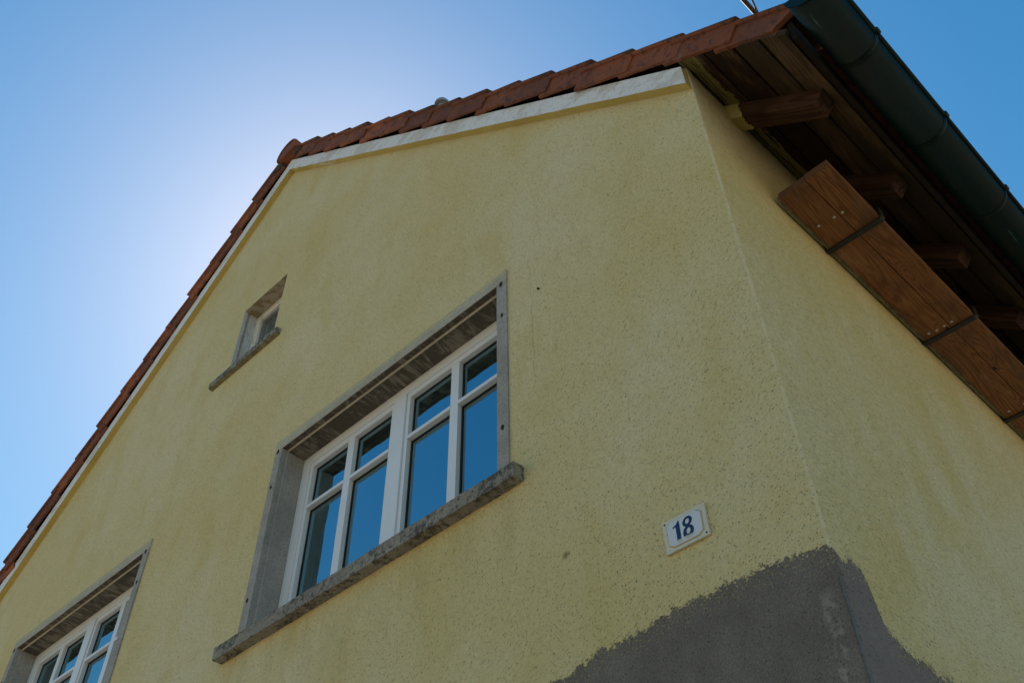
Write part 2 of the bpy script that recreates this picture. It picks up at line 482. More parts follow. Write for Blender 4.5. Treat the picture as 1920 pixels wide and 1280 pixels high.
def mat_plate(name, c, grime):
    t = NT(name)
    p = t.pos()
    n = t.noise(p, 90, 4, 0.65)
    cc = t.mix(t.step(n, 0.52, 0.72, 0, 0.6), c, grime)
    return t.out(cc, 0.38, None, 0.5)


def mat_numeral():
    t = NT('worn_blue_enamel')
    p = t.pos(); x, y, z = t.xyz()
    n = t.noise(p, 420, 3, 0.6)
    wear = t.step(t.math('ADD', t.math('MULTIPLY', t.math('SUBTRACT', 0.4195, z), 60.0), t.math('SUBTRACT', n, 0.5)), 0.02, 0.12)
    n2 = t.step(t.noise(p, 300, 2), 0.68, 0.74, 0, 0.6)
    c = t.mix(t.math('MAXIMUM', wear, n2), (0.010, 0.022, 0.085), (0.56, 0.53, 0.42))
    return t.out(c, 0.4, None, 0.5)


def mat_ground():
    t = NT('ground_gravel_grass')
    p = t.pos()
    n = t.noise(p, 0.25, 5, 0.6); n2 = t.noise(p, 14, 4, 0.6)
    c = t.mix(t.step(n, 0.45, 0.6), (0.315, 0.252, 0.185), (0.25, 0.20, 0.145))
    c = t.mix(t.step(n2, 0.4, 0.7, 0, 0.5), c, (0.205, 0.163, 0.12))
    return t.out(c, 0.95, t.bump(n2, 0.03, 0.6), 0.1)


M = dict(
    stucco=mat_stucco(), smooth=mat_shaded_smooth_yellow(), moulding=mat_white_moulding(), tile=mat_tile(), ridge=mat_tile(0.0, 'ridge_terracotta'), plank=mat_plank(),
    plank_end=mat_plank_end(), soffit=mat_soffit(), rafter=mat_rafter(), gutter=mat_gutter(),
    stone=mat_stone('window_stone', (0.42, 0.40, 0.365), (0.33, 0.315, 0.29)),
    sill=mat_stone('sill_stone', (0.34, 0.315, 0.265), (0.25, 0.23, 0.20), 0.75),
    lintel=mat_lintel(), white=mat_simple('white_window_paint', (0.76, 0.785, 0.82), 0.35, 0.5, 0, 0.04, 8),
    seal=mat_simple('black_glazing_seal', (0.016, 0.022, 0.022), 0.7, 0.2), glass=mat_glass(), old_glass=mat_glass('old_window_glass', 1.9, (0.85, 0.9, 0.9, 1), (0.9, 0.95, 1, 1)), old=mat_old_frame(),
    rev_white=mat_reveal_white(), rev_top=mat_reveal_top(), curtain=mat_curtain(),
    dark_metal=mat_simple('dark_bracket_metal', (0.035, 0.033, 0.032), 0.55, 0.4, 0.3, 0.3, 40, 0.001),
    bolt=mat_simple('zinc_bolt', (0.62, 0.62, 0.58), 0.38, 0.5, 0.8, 0.25, 300),
    rust=mat_simple('rusty_iron', (0.060, 0.045, 0.036), 0.85, 0.3, 0.2, 0.5, 120, 0.002),
    plate_rim=mat_plate('cream_enamel_rim', (0.66, 0.62, 0.49), (0.40, 0.33, 0.18)),
    plate=mat_plate('white_enamel', (0.63, 0.66, 0.70), (0.62, 0.60, 0.52)),
    plate_edge=mat_plate('grimy_enamel_edge', (0.46, 0.39, 0.24), (0.30, 0.24, 0.12)), numeral=mat_numeral(), ground=mat_ground(),
    galv=mat_simple('galvanised_steel', (0.42, 0.43, 0.43), 0.45, 0.5, 0.6, 0.25, 40),
    rail=mat_simple('brown_painted_steel', (0.10, 0.070, 0.055), 0.6, 0.4, 0.2, 0.4, 60),
    bead=mat_simple('corner_bead_metal', (0.15, 0.15, 0.15), 0.5, 0.5, 0.3, 0.3, 60),
    mortar=mat_simple('ridge_mortar', (0.10, 0.085, 0.07), 0.95, 0.1, 0, 0.4, 50, 0.004),
    fascia=mat_simple('dark_fascia_wood', (0.016, 0.010, 0.007), 0.8, 0.2, 0, 0.4, 25),
    strip=mat_simple('grey_green_strip', (0.24, 0.225, 0.14), 0.85, 0.2, 0, 0.5, 30),
)

# ------------------------------------------------------------------ object helpers
WORLD = {}


def link(o, parent, world=None):
    col.objects.link(o)
    wm = world or Matrix()
    if parent is not None:
        o.parent = parent
        o.matrix_parent_inverse = WORLD[parent].inverted()
    o.matrix_basis = wm
    WORLD[o] = wm
    return o


def empty(name, loc, label, cat, group=None):
    o = bpy.data.objects.new(name, None)
    link(o, None, Matrix.Translation(loc))
    o.empty_display_size = 0.1
    o['label'] = label; o['category'] = cat
    if group:
        o['group'] = group
    return o


def part(name, bm, mat, parent, world=None, bevel=0.0, smooth=False, seg=1, label=None):
    if bevel:
        es = [e for e in bm.edges if len(e.link_faces) == 2 and e.calc_face_angle(0) > 0.5]
        bmesh.ops.bevel(bm, geom=es, offset=bevel, segments=seg, profile=0.5, affect='EDGES', clamp_overlap=True)
    bmesh.ops.recalc_face_normals(bm, faces=bm.faces)
    me = bpy.data.meshes.new(name)
    bm.to_mesh(me); bm.free()
    if smooth:
        me.shade_smooth()
    for mm in (mat if isinstance(mat, (list, tuple)) else [mat]):
        me.materials.append(mm)
    o = bpy.data.objects.new(name, me)
    link(o, parent, world)
    if label:
        o['label'] = label
    return o


def box(bm, lo, hi):
    v = [bm.verts.new((x, y, z)) for x in (lo[0], hi[0]) for y in (lo[1], hi[1]) for z in (lo[2], hi[2])]
    for f in ((0, 1, 3, 2), (4, 6, 7, 5), (0, 4, 5, 1), (2, 3, 7, 6), (0, 2, 6, 4), (1, 5, 7, 3)):
        bm.faces.new([v[i] for i in f])
    return v


def bx(lo, hi):
    b = bmesh.new(); box(b, lo, hi); return b


def extrude(bm, prof, fn, stations):
    """prof: list of 2d points, fn(p, station) -> 3d; closed prism."""
    rows = [[bm.verts.new(fn(p, s)) for p in prof] for s in stations]
    n = len(prof)
    for a, b in zip(rows, rows[1:]):
        for i in range(n):
            bm.faces.new((a[i], a[(i + 1) % n], b[(i + 1) % n], b[i]))
    bm.faces.new(rows[0]); bm.faces.new(rows[-1][::-1])
    return rows


def tube(bm, p, q, r, n=10, cap=True):
    p, q = Vector(p), Vector(q); d = (q - p).normalized()
    a = d.orthogonal().normalized(); b = d.cross(a)
    rings = [[bm.verts.new(c + (a * math.cos(k * 2 * math.pi / n) + b * math.sin(k * 2 * math.pi / n)) * r) for k in range(n)] for c in (p, q)]
    for k in range(n):
        bm.faces.new((rings[0][k], rings[0][(k + 1) % n], rings[1][(k + 1) % n], rings[1][k]))
    if cap:
        bm.faces.new(rings[0]); bm.faces.new(rings[1])


# ------------------------------------------------------------------ main measurements (metres)
XA, ZA, T = -3.033, 4.843, 0.8707        # gable apex on the wall face, roof slope
CO = 1 / math.sqrt(1 + T * T); SI = T * CO
SK, SL = 0.0375, 0.0087                   # the long side is not quite square and not quite level
GZ = -2.6                                 # ground
YB = 9.0                                  # house depth
XL = 2 * XA                               # far side of the gable


def roofpt(s, off, y, side=1):
    return Vector((XA + side * (s * CO + off * SI), y, ZA - s * SI + off * CO))


def eave(xp, y, z):
    return Vector((xp + SK * y, y, z + SL * y))


# ------------------------------------------------------------------ ground
g = bmesh.new()
v = [g.verts.new(c) for c in ((-300, -300, GZ), (300, -300, GZ), (300, 300, GZ), (-300, 300, GZ))]
g.faces.new(v)
o = part('ground', g, M['ground'], None)
o['kind'] = 'structure'

# ------------------------------------------------------------------ house
house = empty('house', (XA, YB / 2, GZ), 'yellow rendered gabled house with red tile verge and green gutter, seen from below', 'house')

HOLES = [(-2.446, -0.953, 0.93, 1.971), (-2.446 - 2.585, -0.953 - 2.585, 0.93, 1.971), (-3.200, -2.765, 2.935, 3.492)]


def gable_wall():
    bm = bmesh.new()
    rnd = random.Random(4)
    step = 0.011
    ztop = ZA - T * (0 - XA) + 0.12 / CO
    # outline of the flat part; the corner strip is added separately
    xs = -0.03
    zt = ZA - T * (xs - XA) + 0.12 / CO
    out = [(XL, GZ), (xs, GZ)]
    nz = int((zt - GZ) / step)
    zs = [GZ + (zt - GZ) * i / nz for i in range(nz + 1)]
    out += [(xs, z) for z in zs[1:]]
    out += [(XA, ZA + 0.12 / CO), (XL, ztop)]
    pts = [Vector(p) for p in out]; faces = [list(range(len(out)))]
    edges = []
    k = len(out)
    for i in range(k):
        edges.append((i, (i + 1) % k))
    for (x0, x1, z0, z1) in HOLES:
        b = len(pts)
        pts += [Vector(p) for p in ((x0, z0), (x1, z0), (x1, z1), (x0, z1))]
        edges += [(b, b + 1), (b + 1, b + 2), (b + 2, b + 3), (b + 3, b)]
    vv, ee, ff, *_ = delaunay_2d_cdt(pts, edges, [], 1, 1e-6)
    bv = [bm.verts.new((p[0], 0, p[1])) for p in vv]
    for f in ff:
        cx = sum(vv[i][0] for i in f) / 3; cz = sum(vv[i][1] for i in f) / 3
        if any(x0 < cx < x1 and z0 < cz < z1 for x0, x1, z0, z1 in HOLES):
            continue
        if cz > ZA + 0.12 / CO - T * abs(cx - XA):
            continue
        bm.faces.new([bv[i] for i in f])
    for (x0, x1, z0, z1) in HOLES:
        c = [(x0, z0), (x1, z0), (x1, z1), (x0, z1)]
        a = [bm.verts.new((x, 0, z)) for x, z in c]; b = [bm.verts.new((x, 0.3, z)) for x, z in c]
        for i in range(4):
            bm.faces.new((a[i], a[(i + 1) % 4], b[(i + 1) % 4], b[i]))
    # rough corner: rounded strip of small faces shared by both walls
    prof = [(-0.03, 0.0, 0), (-0.012, 0.0, .3), (-0.0045, 0.001, .8), (-0.0010, 0.0045, 1), (0.0004, 0.012, .4), (0.0008, 0.03, 0)]
    rows = []
    low = [[rnd.uniform(-1, 1) for _ in range(60)] for _ in range(2)]
    def lf(k, z):
        u = (z - GZ) * 9; i = int(u); f = u - i
        return low[k][i % 60] * (1 - f) + low[k][(i + 1) % 60] * f
    for z in zs:
        jx, jy = rnd.uniform(-1, 1) * 0.0016 + lf(0, z) * 0.0014, rnd.uniform(-1, 1) * 0.0016 + lf(1, z) * 0.0014
        rows.append([bm.verts.new((px + jx * wgt, py + jy * wgt, z)) for px, py, wgt in prof])
    for a, b in zip(rows, rows[1:]):
        for i in range(len(prof) - 1):
            f = bm.faces.new((a[i], a[i + 1], b[i + 1], b[i])); f.smooth = True
    bmesh.ops.remove_doubles(bm, verts=bm.verts, dist=1e-5)
    return bm


part('gable_wall', gable_wall(), M['stucco'], house)
b = bmesh.new()
zt = 2.345
rnd = random.Random(21)
n = 160
top = []
for k in range(n + 1):
    y = 0.03 + (YB - .03) * (k / n) ** 1.7
    top.append((0.0008 + SK * (y - .03), y, 2.346 + SL * y + rnd.uniform(-.005, .006)))
lo_ = [(0.0008, 0.03, GZ), (0.0008 + SK * (YB - .03), YB, GZ)]
b.faces.new([b.verts.new(c) for c in lo_ + top[::-1]])
part('side_wall', b, M['stucco'], house)
b = bmesh.new()
v = [b.verts.new(c) for c in ((SK * YB, YB, GZ), (XL, YB, GZ), (XL, YB, 2.3), (XA, YB, ZA + .1), (SK * YB, YB, 2.4))]
b.faces.new(v)
part('rear_wall', b, M['stucco'], house)
b = bmesh.new()
v = [b.verts.new(c) for c in ((XL, 0, GZ), (XL, YB, GZ), (XL, YB, 2.3), (XL, 0, 2.3))]
b.faces.new(v)
part('far_side_wall', b, M['stucco'], house)
# inner lining so that the rooms behind the panes stay dim
b = bmesh.new()
box(b, (XL + .05, 0.32, 0.2), (-0.25, 4.5, 2.5))
part('room', b, mat_simple('room_plaster', (0.30, 0.28, 0.25), 0.9, 0.1), house)
part('corner_bead', bx((-0.0012, -0.0016, GZ + .01), (0.0018, 0.0012, 0.150)), M['bead'], house)

# verge mouldings: white face, yellow underside with shade in its colour
for side in (1, -1):
    b = bmesh.new()
    L = (0 - XA) / CO
    H, D = 0.086, 0.038
    n = 60
    rnd = random.Random(7 + side)
    rows = []
    for i in range(n + 1):
        f = i / n
        j = rnd.uniform(-1, 1) * 0.0018
        a = []
        for off, y in ((0, 0.01), (0.0 + j, -D), (H, -D - 0.004), (H, 0.01)):
            # ends cut plumb: at the apex on x = XA, at the eave on x = 0 (slightly short)
            x0, x1 = XA, (-0.004 if side == 1 else XL + 0.004)
            x = x0 + (x1 - x0) * f
            z = ZA - T * abs(x - XA) + off / CO
            a.append(b.verts.new((x, y, z)))
        rows.append(a)
    for a, c in zip(rows, rows[1:]):
        for k in range(4):
            fc = b.faces.new((a[k], a[(k + 1) % 4], c[(k + 1) % 4], c[k]))
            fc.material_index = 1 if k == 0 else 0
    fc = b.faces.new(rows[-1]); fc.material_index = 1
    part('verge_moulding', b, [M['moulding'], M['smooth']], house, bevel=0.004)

# ------------------------------------------------------------------ roof
b = bmesh.new()
for side in (1, -1):
    pr = [(0.0, 0.142), (4.30, 0.142), (4.30, 0.165), (0.0, 0.165)]
    extrude(b, pr, lambda p, y, side=side: roofpt(p[0], p[1], y, side) + Vector((SK * y if side == 1 and p[0] > 3 else 0, 0, 0)), (-0.03, YB + .05))
roof = part('roof', b, M['fascia'], house)

# field tiles behind the verge course (seen only edge on)
P = 0.2755
S0 = 0.321
b = bmesh.new()
rnd = random.Random(5)
for side in (1, -1):
    for k in range(16):
        s1 = S0 + P * k
        n = 43
        for i in range(n):
            y0 = 0.145 + i * 0.205
            if side == 1 and k == 15 and y0 < 3.2:
                continue
            pr = [(s1 - P - .03, 0.170), (s1, 0.186), (s1, 0.205), (s1 - P - .03, 0.188)]
            dy = rnd.uniform(-.003, .003)
            extrude(b, pr, lambda p, y, side=side: roofpt(p[0], p[1], y, side), (y0 + dy, y0 + .2 + dy))
o = part('field_tile', b, M['tile'], roof)
o['kind'] = 'stuff'


def verge_tile_mesh(cut=0.012):
    b = bmesh.new()
    # cross-section (y, off): hanging flange, projecting rounded rim, low roll, flat
    pr = [(-0.066, 0.100), (-0.068, 0.140), (-0.069, 0.184), (-0.079, 0.186), (-0.085, 0.192), (-0.085, 0.200), (-0.079, 0.206),
          (-0.060, 0.212), (-0.030, 0.223), (0.010, 0.218), (0.050, 0.206), (0.14, 0.205), (0.14, 0.190), (-0.02, 0.190), (-0.046, 0.182), (-0.050, 0.100)]
    L = P + 0.045
    st = [-L, -L * .66, -L * .33, -0.02, 0.0]
    def f(p, s):
        low = max(0.0, (0.19 - p[1])) / 0.09
        lift = 0.024 * (s / L) + 0.011
        ys = 0.007 * (s / L)            # narrower at the head
        o = p[1] + lift
        if s == -L:
            o -= 0.003
        s2 = s + ((cut if s == 0 else max(cut, -.035)) * low if s > -0.021 else 0.0)
        return Vector((s2, p[0] - ys, o))
    rows = extrude(b, pr, f, st)
    bmesh.ops.recalc_face_normals(b, faces=b.faces)
    es = [e for e in b.edges if e.calc_face_angle(0) > 0.9 and len(e.link_faces) == 2]
    bmesh.ops.bevel(b, geom=es, offset=0.0025, segments=1, affect='EDGES', clamp_overlap=True)
    bmesh.ops.recalc_face_normals(b, faces=b.faces)
    me = bpy.data.meshes.new('verge_tile')
    b.to_mesh(me); b.free()
    me.materials.append(M['tile'])
    return me


vt = verge_tile_mesh()
vt_end = verge_tile_mesh(-0.055)


def slope_matrix(s, side, kick=0.0, dy=0.0, doff=0.0, mirror=False):
    ex = Vector((side * CO, 0, -SI)); ez = Vector((side * SI, 0, CO))
    if kick:
        c, q = math.cos(kick), math.sin(kick)
        ex, ez = ex * c + ez * q, ez * c - ex * q
    ey = Vector((0, 1, 0))
    mt = Matrix((ex, ey, ez)).transposed().to_4x4()
    mt.translation = roofpt(s, doff, dy, side)
    return mt


rnd = random.Random(11)
for side in (1, -1):
    for k in range(16):
        s = S0 + P * k + rnd.uniform(-.006, .006)
        kick = rnd.uniform(-.02, .02); doff = rnd.uniform(-.005, .005)
        if side == 1:
            doff += {13: .002, 14: .012, 15: .018}.get(k, 0)
        else:
            if k == 12:
                kick += R(11); doff += .035
            elif k > 12:
                kick += R(9); doff += .03 + .045 * (k - 12)
        mt = slope_matrix(s, side, kick, rnd.uniform(-.007, .007), doff)
        if k == 15:
            mt.translation -= Vector((side * CO, 0, -SI)) * 0.022
        o = bpy.data.objects.new('verge_tile', vt_end if k == 15 else vt)
        link(o, roof, mt)

# eave course along the gutter
b = bmesh.new()
pr = [(0.0, 0.170), (P + .05, 0.190), (P + .05, 0.206), (0.0, 0.188)]
extrude(b, pr, lambda p, y: Vector((p[0], y, p[1])), (0, 0.2))
bmesh.ops.recalc_face_normals(b, faces=b.faces)
em = bpy.data.meshes.new('eave_tile'); b.to_mesh(em); b.free(); em.materials.append(M['tile'])
for i in range(15):
    y0 = 0.122 + i * 0.205
    mt = slope_matrix(S0 + P * 14 - .03, 1, rnd.uniform(-.01, .01), y0, 0.008)
    mt.translation.x += SK * y0
    link(bpy.data.objects.new('eave_tile', em), roof, mt)


def ridge_mesh():
    b = bmesh.new()
    n = 14
    rows = []
    for y, r in ((-0.105, 0.118), (-0.095, 0.124), (0.05, 0.119), (0.30, 0.112)):
        ro = []
        for k in range(n + 1):
            a = math.pi * (-0.10 + 1.20 * k / n)
            ro.append((r * math.cos(a) * 0.92, y, r * math.sin(a) * 0.95))
        for k in range(n, -1, -1):
            a = math.pi * (-0.10 + 1.20 * k / n)
            q = r - 0.016
            ro.append((q * math.cos(a) * 0.92, y, q * math.sin(a) * 0.95))
        rows.append([b.verts.new(c) for c in ro])
    m_ = len(rows[0])
    for a, c in zip(rows, rows[1:]):
        for k in range(m_):
            b.faces.new((a[k], a[(k + 1) % m_], c[(k + 1) % m_], c[k]))
    # closed front disc of the starter tile
    h = n + 1
    for k in range(h - 1):
        b.faces.new((rows[0][k], rows[0][k + 1], rows[0][m_ - 2 - k], rows[0][m_ - 1 - k]))
        b.faces.new((rows[-1][k], rows[-1][k + 1], rows[-1][m_ - 2 - k], rows[-1][m_ - 1 - k]))
    return b


rz = ZA + 0.165 / CO - 0.055
bm = ridge_mesh()
first = part('ridge_tile', bm, M['ridge'], roof, Matrix.Translation((XA, 0, rz)), smooth=False)
b = bmesh.new()
pr = [(0.105 * math.cos(math.pi * (-0.12 + 1.24 * k / 16)), 0.105 * math.sin(math.pi * (-0.12 + 1.24 * k / 16))) for k in range(17)]
extrude(b, pr, lambda p, y: Vector((XA + p[0], y, rz + p[1])), (-0.099, 0.2))
part('ridge_end_disc', b, M['ridge'], roof)
for sd_ in (1, -1):
    b = bmesh.new()
    pr = [(0.070, -0.040), (0.085, -0.105), (0.150, -0.085), (0.118, -0.02)]
    rows = extrude(b, pr, lambda p, y: Vector((XA + sd_ * (p[0] + rnd.uniform(-.006, .006)), y, rz + p[1] + rnd.uniform(-.006, .006))), [-.078 + .02 * i for i in range(6)])
    part('ridge_mortar', b, M['mortar'], roof)
for i in range(1, 30):
    o = first.copy()
    link(o, roof, Matrix.Translation((XA, i * 0.3 + .02, rz + rnd.uniform(-.003, .003))))

# ------------------------------------------------------------------ open eaves
# soffit boards run along the eave on top of the rafters
ZS = 2.362                                  # soffit underside at the wall
edges_x = [-0.012, 0.098, 0.203, 0.296, 0.355, 0.386]
for i in range(len(edges_x) - 1):
    x0, x1 = edges_x[i] + (0.0048 if i not in (0, 4) else 0), edges_x[i + 1] - (0.0048 if i != 3 else 0.0012)
    b = bmesh.new()
    dz = 0.0 if i < 3 else (0.0 if i == 3 else -0.006)
    pr = [(x0, ZS - T * x0 + dz), (x1, ZS - T * x1 + dz), (x1 + .013, ZS - T * x1 + .015), (x0 + .013, ZS - T * x0 + .015)]
    extrude(b, pr, lambda p, y: eave(p[0], y, p[1]), (-0.046 + rnd.uniform(-.006, .004), YB))
    part('soffit_board', b, M['soffit'], house, bevel=0.003)
b = bmesh.new()
pr = [(0.394, 1.985), (0.412, 1.985), (0.412, 2.10), (0.394, 2.10)]
extrude(b, pr, lambda p, y: eave(p[0], y, p[1]), (-0.035, YB))
part('fascia_board', b, M['fascia'], house, bevel=0.002)

for i in range(17):
    y0 = 0.236 + 0.505 * i
    D = 0.072
    xe = 0.352
    pr = [(-0.05, ZS + .05 * T - .0005), (xe, ZS - T * xe - .0005), (xe - D * SI, ZS - T * xe - D * CO), (-0.05, ZS + .05 * T - D / CO)]
    b = bmesh.new()
    extrude(b, pr, lambda p, y: eave(p[0], y, p[1]), (y0, y0 + 0.078))
    part('rafter', b, M['rafter'], house, bevel=0.003)

# gutter
GX, GH, GR = 0.512, 2.045, 0.0745


def shell(b, r0, r1, y0, y1, a0=math.pi, a1=2 * math.pi, n=22, ny=1):
    pr = [(r0 * math.cos(a0 + (a1 - a0) * k / n), r0 * math.sin(a0 + (a1 - a0) * k / n)) for k in range(n + 1)]
    pr += [(r1 * math.cos(a0 + (a1 - a0) * k / n), r1 * math.sin(a0 + (a1 - a0) * k / n)) for k in range(n, -1, -1)]
    ys = [y0 + (y1 - y0) * i / ny for i in range(ny + 1)]
    rows = [[b.verts.new(eave(GX + p[0], y, GH + p[1])) for p in pr] for y in ys]
    m_ = len(pr)
    for a, c in zip(rows, rows[1:]):
        for k in range(m_):
            b.faces.new((a[k], a[(k + 1) % m_], c[(k + 1) % m_], c[k]))
    for ro in (rows[0], rows[-1]):
        for k in range(n):
            b.faces.new((ro[k], ro[k + 1], ro[m_ - 2 - k], ro[m_ - 1 - k]))


b = bmesh.new()
shell(b, GR, GR - 0.002, -0.125, YB, ny=1)
for f in b.faces:
    f.smooth = len(f.verts) == 4 and f.calc_area() > 0.01
gutter = part('gutter', b, M['gutter'], house)
b = bmesh.new()
tube(b, eave(GX + GR + .004, -0.125, GH + .004), eave(GX + GR + .004, YB, GH + .004), 0.0095, 10)
part('gutter_bead', b, M['gutter'], gutter, smooth=True)
b = bmesh.new()
pr = [((GR + .003) * math.cos(math.pi * (1 + k / 22)), (GR + .003) * math.sin(math.pi * (1 + k / 22))) for k in range(23)]
extrude(b, pr, lambda p, y: eave(GX + p[0], y, GH + p[1]), (-0.129, -0.1252))
part('gutter_end_cap', b, M['gutter'], gutter)
for i in range(19):
    y0 = 0.175 + 0.462 * i
    b = bmesh.new()
    shell(b, GR + 0.0034, GR + 0.0006, y0 - .010, y0 + .010)
    shell(b, GR + 0.0050, GR + 0.0030, y0 - .004, y0 + .004)
    tube(b, eave(GX + GR + .007, y0 - .010, GH + .006), eave(GX + GR + .007, y0 + .010, GH + .006), 0.0125, 10)
    part('gutter_bracket', b, M['gutter'], gutter)

# ------------------------------------------------------------------ windows
def casement_window():
    """Main window in place; parts under the fixed frame."""
    X0, X1 = -2.383, -1.012
    b = bmesh.new()
    yf, yk = 0.113, 0.185
    box(b, (X0, yf, 0.965), (-2.325, yk, 1.903)); box(b, (-1.070, yf, 0.965), (X1, yk, 1.903))
    box(b, (-2.3255, yf, 1.850), (-1.0695, yk, 1.903)); box(b, (-2.3255, yf, 0.965), (-1.0695, yk, 1.022))
    box(b, (-1.737, yf - .004, 1.0225), (-1.661, yk - .01, 1.8495))
    win = part('window', b, M['white'], house, bevel=0.003)
    # stone surround
    for x_, sg in ((-2.447, 1), (-0.952, -1)):
        pr = [(0, -.008), (.052, -.008), (.054, .020), (.064, .022), (.064, .112), (.03, .112), (.03, .2), (0, .2)]
        b = bmesh.new()
        extrude(b, pr, lambda p, z: Vector((x_ + sg * p[0], p[1], z)), (0.948, 1.9112))
        part('jamb', b, M['stone'], win, bevel=0.002)
    b = bmesh.new()
    pr = [(-.0085, 1.9725), (-.0085, 1.912), (.020, 1.911), (.022, 1.8985), (.2, 1.8985), (.2, 1.9725)]
    extrude(b, pr, lambda p, x: Vector((x, p[0], p[1])), (-2.4478, -0.9512))
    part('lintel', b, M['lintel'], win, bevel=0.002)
    b = bmesh.new()
    pr = [(-.045, .897), (-.047, .950), (.112, .9655), (.112, .90), (.0, .897)]
    rows = extrude(b, pr, lambda p, x: Vector((x, p[0] + random.Random(int(x * 997)).uniform(-.0012, .0012), p[1] + random.Random(int(x * 613)).uniform(-.0012, .0012))),
                   [-2.535 + (2.535 - .895) * i / 36 for i in range(37)])
    part('window_sill', b, M['sill'], win, bevel=0.004)
    # shutter ironwork left in the stone
    for x, z, w_, h_ in ((-0.980, 1.905, .016, .030), (-0.976, 1.722, .011, .022), (-0.978, 1.165, .012, .026), (-2.425, 1.905, .018, .026), (-2.424, 1.70, .011, .020), (-2.424, 1.13, .011, .024)):
        b = bmesh.new()
        bmesh.ops.create_icosphere(b, subdivisions=2, radius=0.5, matrix=Matrix.Translation((x, -.009, z)) @ Matrix.Diagonal((w_, .007, h_, 1)))
        rr = random.Random(int(z * 100))
        for v_ in b.verts:
            v_.co.x += rr.uniform(-.0015, .0015); v_.co.z += rr.uniform(-.002, .002)
        part('hinge_stub', b, M['rust'], win)
    # two sashes of two by two panes
    for a0, a1, flip in ((-2.3235, -1.7385, 0), (-1.6595, -1.0715, 1)):
        st_l, st_r = (0.020, 0.018)
        gl0, gl1 = a0 + st_l, a1 - st_r
        mid = (gl0 + gl1) / 2
        mw = 0.0225
        y0, y1 = 0.117, 0.172
        b = bmesh.new()
        box(b, (a0, y0, 1.0235), (gl0, y1, 1.8485)); box(b, (gl1, y0, 1.0235), (a1, y1, 1.8485))
        box(b, (gl0 - .0005, y0, 1.821), (gl1 + .0005, y1, 1.8485)); box(b, (gl0 - .0005, y0, 1.0235), (gl1 + .0005, y1, 1.068))
        sash = part('sash', b, M['white'], win, bevel=0.005)
        part('mullion', bx((mid - mw, y0 + .001, 1.0675), (mid + mw, y1 - .001, 1.8215)), M['white'], win, bevel=0.006)
        for p0, p1 in ((gl0, mid - mw), (mid + mw, gl1)):
            part('glazing_bar', bx((p0 - .002, y0 - .002, 1.5865), (p1 + .002, y0 + .025, 1.604)), M['white'], win, bevel=0.003)
            for z0, z1 in ((1.066, 1.596), (1.598, 1.824)):
                b = bmesh.new()
                for yy in (0.141, 0.161):
                    v = [b.verts.new(c) for c in ((p0 - .004, yy, z0), (p1 + .004, yy, z0), (p1 + .004, yy, z1), (p0 - .004, yy, z1))]
                    b.faces.new(v)
                me = bpy.data.meshes.new('pane'); b.to_mesh(me); b.free(); me.materials.append(M['glass'])
                link(bpy.data.objects.new('pane', me), win)
            b = bmesh.new()  # dark seal band set before the glass to mask the frame's reflection
            for x in (p0, p1 - .010):
                box(b, (x, .1385, 1.068), (x + .010, .1400, 1.821))
            for z in (1.068, 1.577, 1.603, 1.811):
                box(b, (p0 + .0101, .1385, z), (p1 - .0101, .1400, z + .010))
            part('glazing_seal', b, M['seal'], win)
    return win


win1 = casement_window()
w2 = win1.copy()
link(w2, house, Matrix.Translation((-2.585, 0, 0)))
for ch in [o for o in list(col.objects) if o.parent is win1]:
    c = ch.copy(); col.objects.link(c)
    c.parent = w2; c.matrix_parent_inverse = Matrix()

# small attic window
b = bmesh.new()
ax0, ax1, az0, az1 = -3.196, -2.769, 2.955, 3.488
def ring(b, x0, x1, z0, z1, wd, y0, y1):
    box(b, (x0, y0, z0), (x0 + wd, y1, z1)); box(b, (x1 - wd, y0, z0), (x1, y1, z1))
    box(b, (x0 + wd + .0003, y0, z1 - wd), (x1 - wd - .0003, y1, z1)); box(b, (x0 + wd + .0003, y0, z0), (x1 - wd - .0003, y1, z0 + wd))
ring(b, ax0, ax1, az0, az1, 0.020, 0.088, 0.15)
att = part('attic_window', b, M['old'], house, bevel=0.003, label='small attic window with flaking cream frame and net curtain')
b = bmesh.new(); ring(b, ax0 + .0205, ax1 - .0205, az0 + .0205, az1 - .0205, 0.024, 0.093, 0.13)
part('sash', b, M['old'], att, bevel=0.004)
b = bmesh.new()
v = [b.verts.new(c) for c in ((ax0 + .038, .108, az0 + .038), (ax1 - .038, .108, az0 + .038), (ax1 - .038, .108, az1 - .038), (ax0 + .038, .108, az1 - .038))]
b.faces.new(v)
part('pane', b, M['old_glass'], att)
b = bmesh.new()
nx = 40
rows = []
for i in range(nx + 1):
    x = ax0 + .03 + (ax1 - ax0 - .06) * i / nx
    y = 0.130 + 0.006 * math.sin(i * 1.1)
    rows.append((b.verts.new((x, y, az0 + .03)), b.verts.new((x, y, az1 - .03))))
for a, c in zip(rows, rows[1:]):
    b.faces.new((a[0], c[0], c[1], a[1]))
part('curtain', b, M['curtain'], att, smooth=True)
part('reveal_panel', bx((-3.2005, 0.001, 2.94), (-3.1955, 0.0875, 3.4875)), M['rev_white'], att, label='white painted side reveal')
part('reveal_panel', bx((-2.7695, 0.001, 2.94), (-2.7645, 0.0875, 3.4875)), M['rev_white'], att)
part('reveal_panel', bx((-3.2005, 0.001, 3.488), (-2.7645, 0.0875, 3.4925)), M['rev_top'], att, label='stained plaster head of the opening')
b = bmesh.new()
pr = [(-.028, 2.903), (-.030, 2.942), (.087, 2.953), (.087, 2.89), (0.0, 2.899)]
extrude(b, pr, lambda p, x: Vector((x, p[0], p[1])), [-3.342 + .655 * i / 12 for i in range(13)])
for f in b.faces:
    if f.calc_center_median().z < 2.902:
        f.material_index = 1
part('window_sill', b, [M['sill'], M['strip']], att, bevel=0.003)

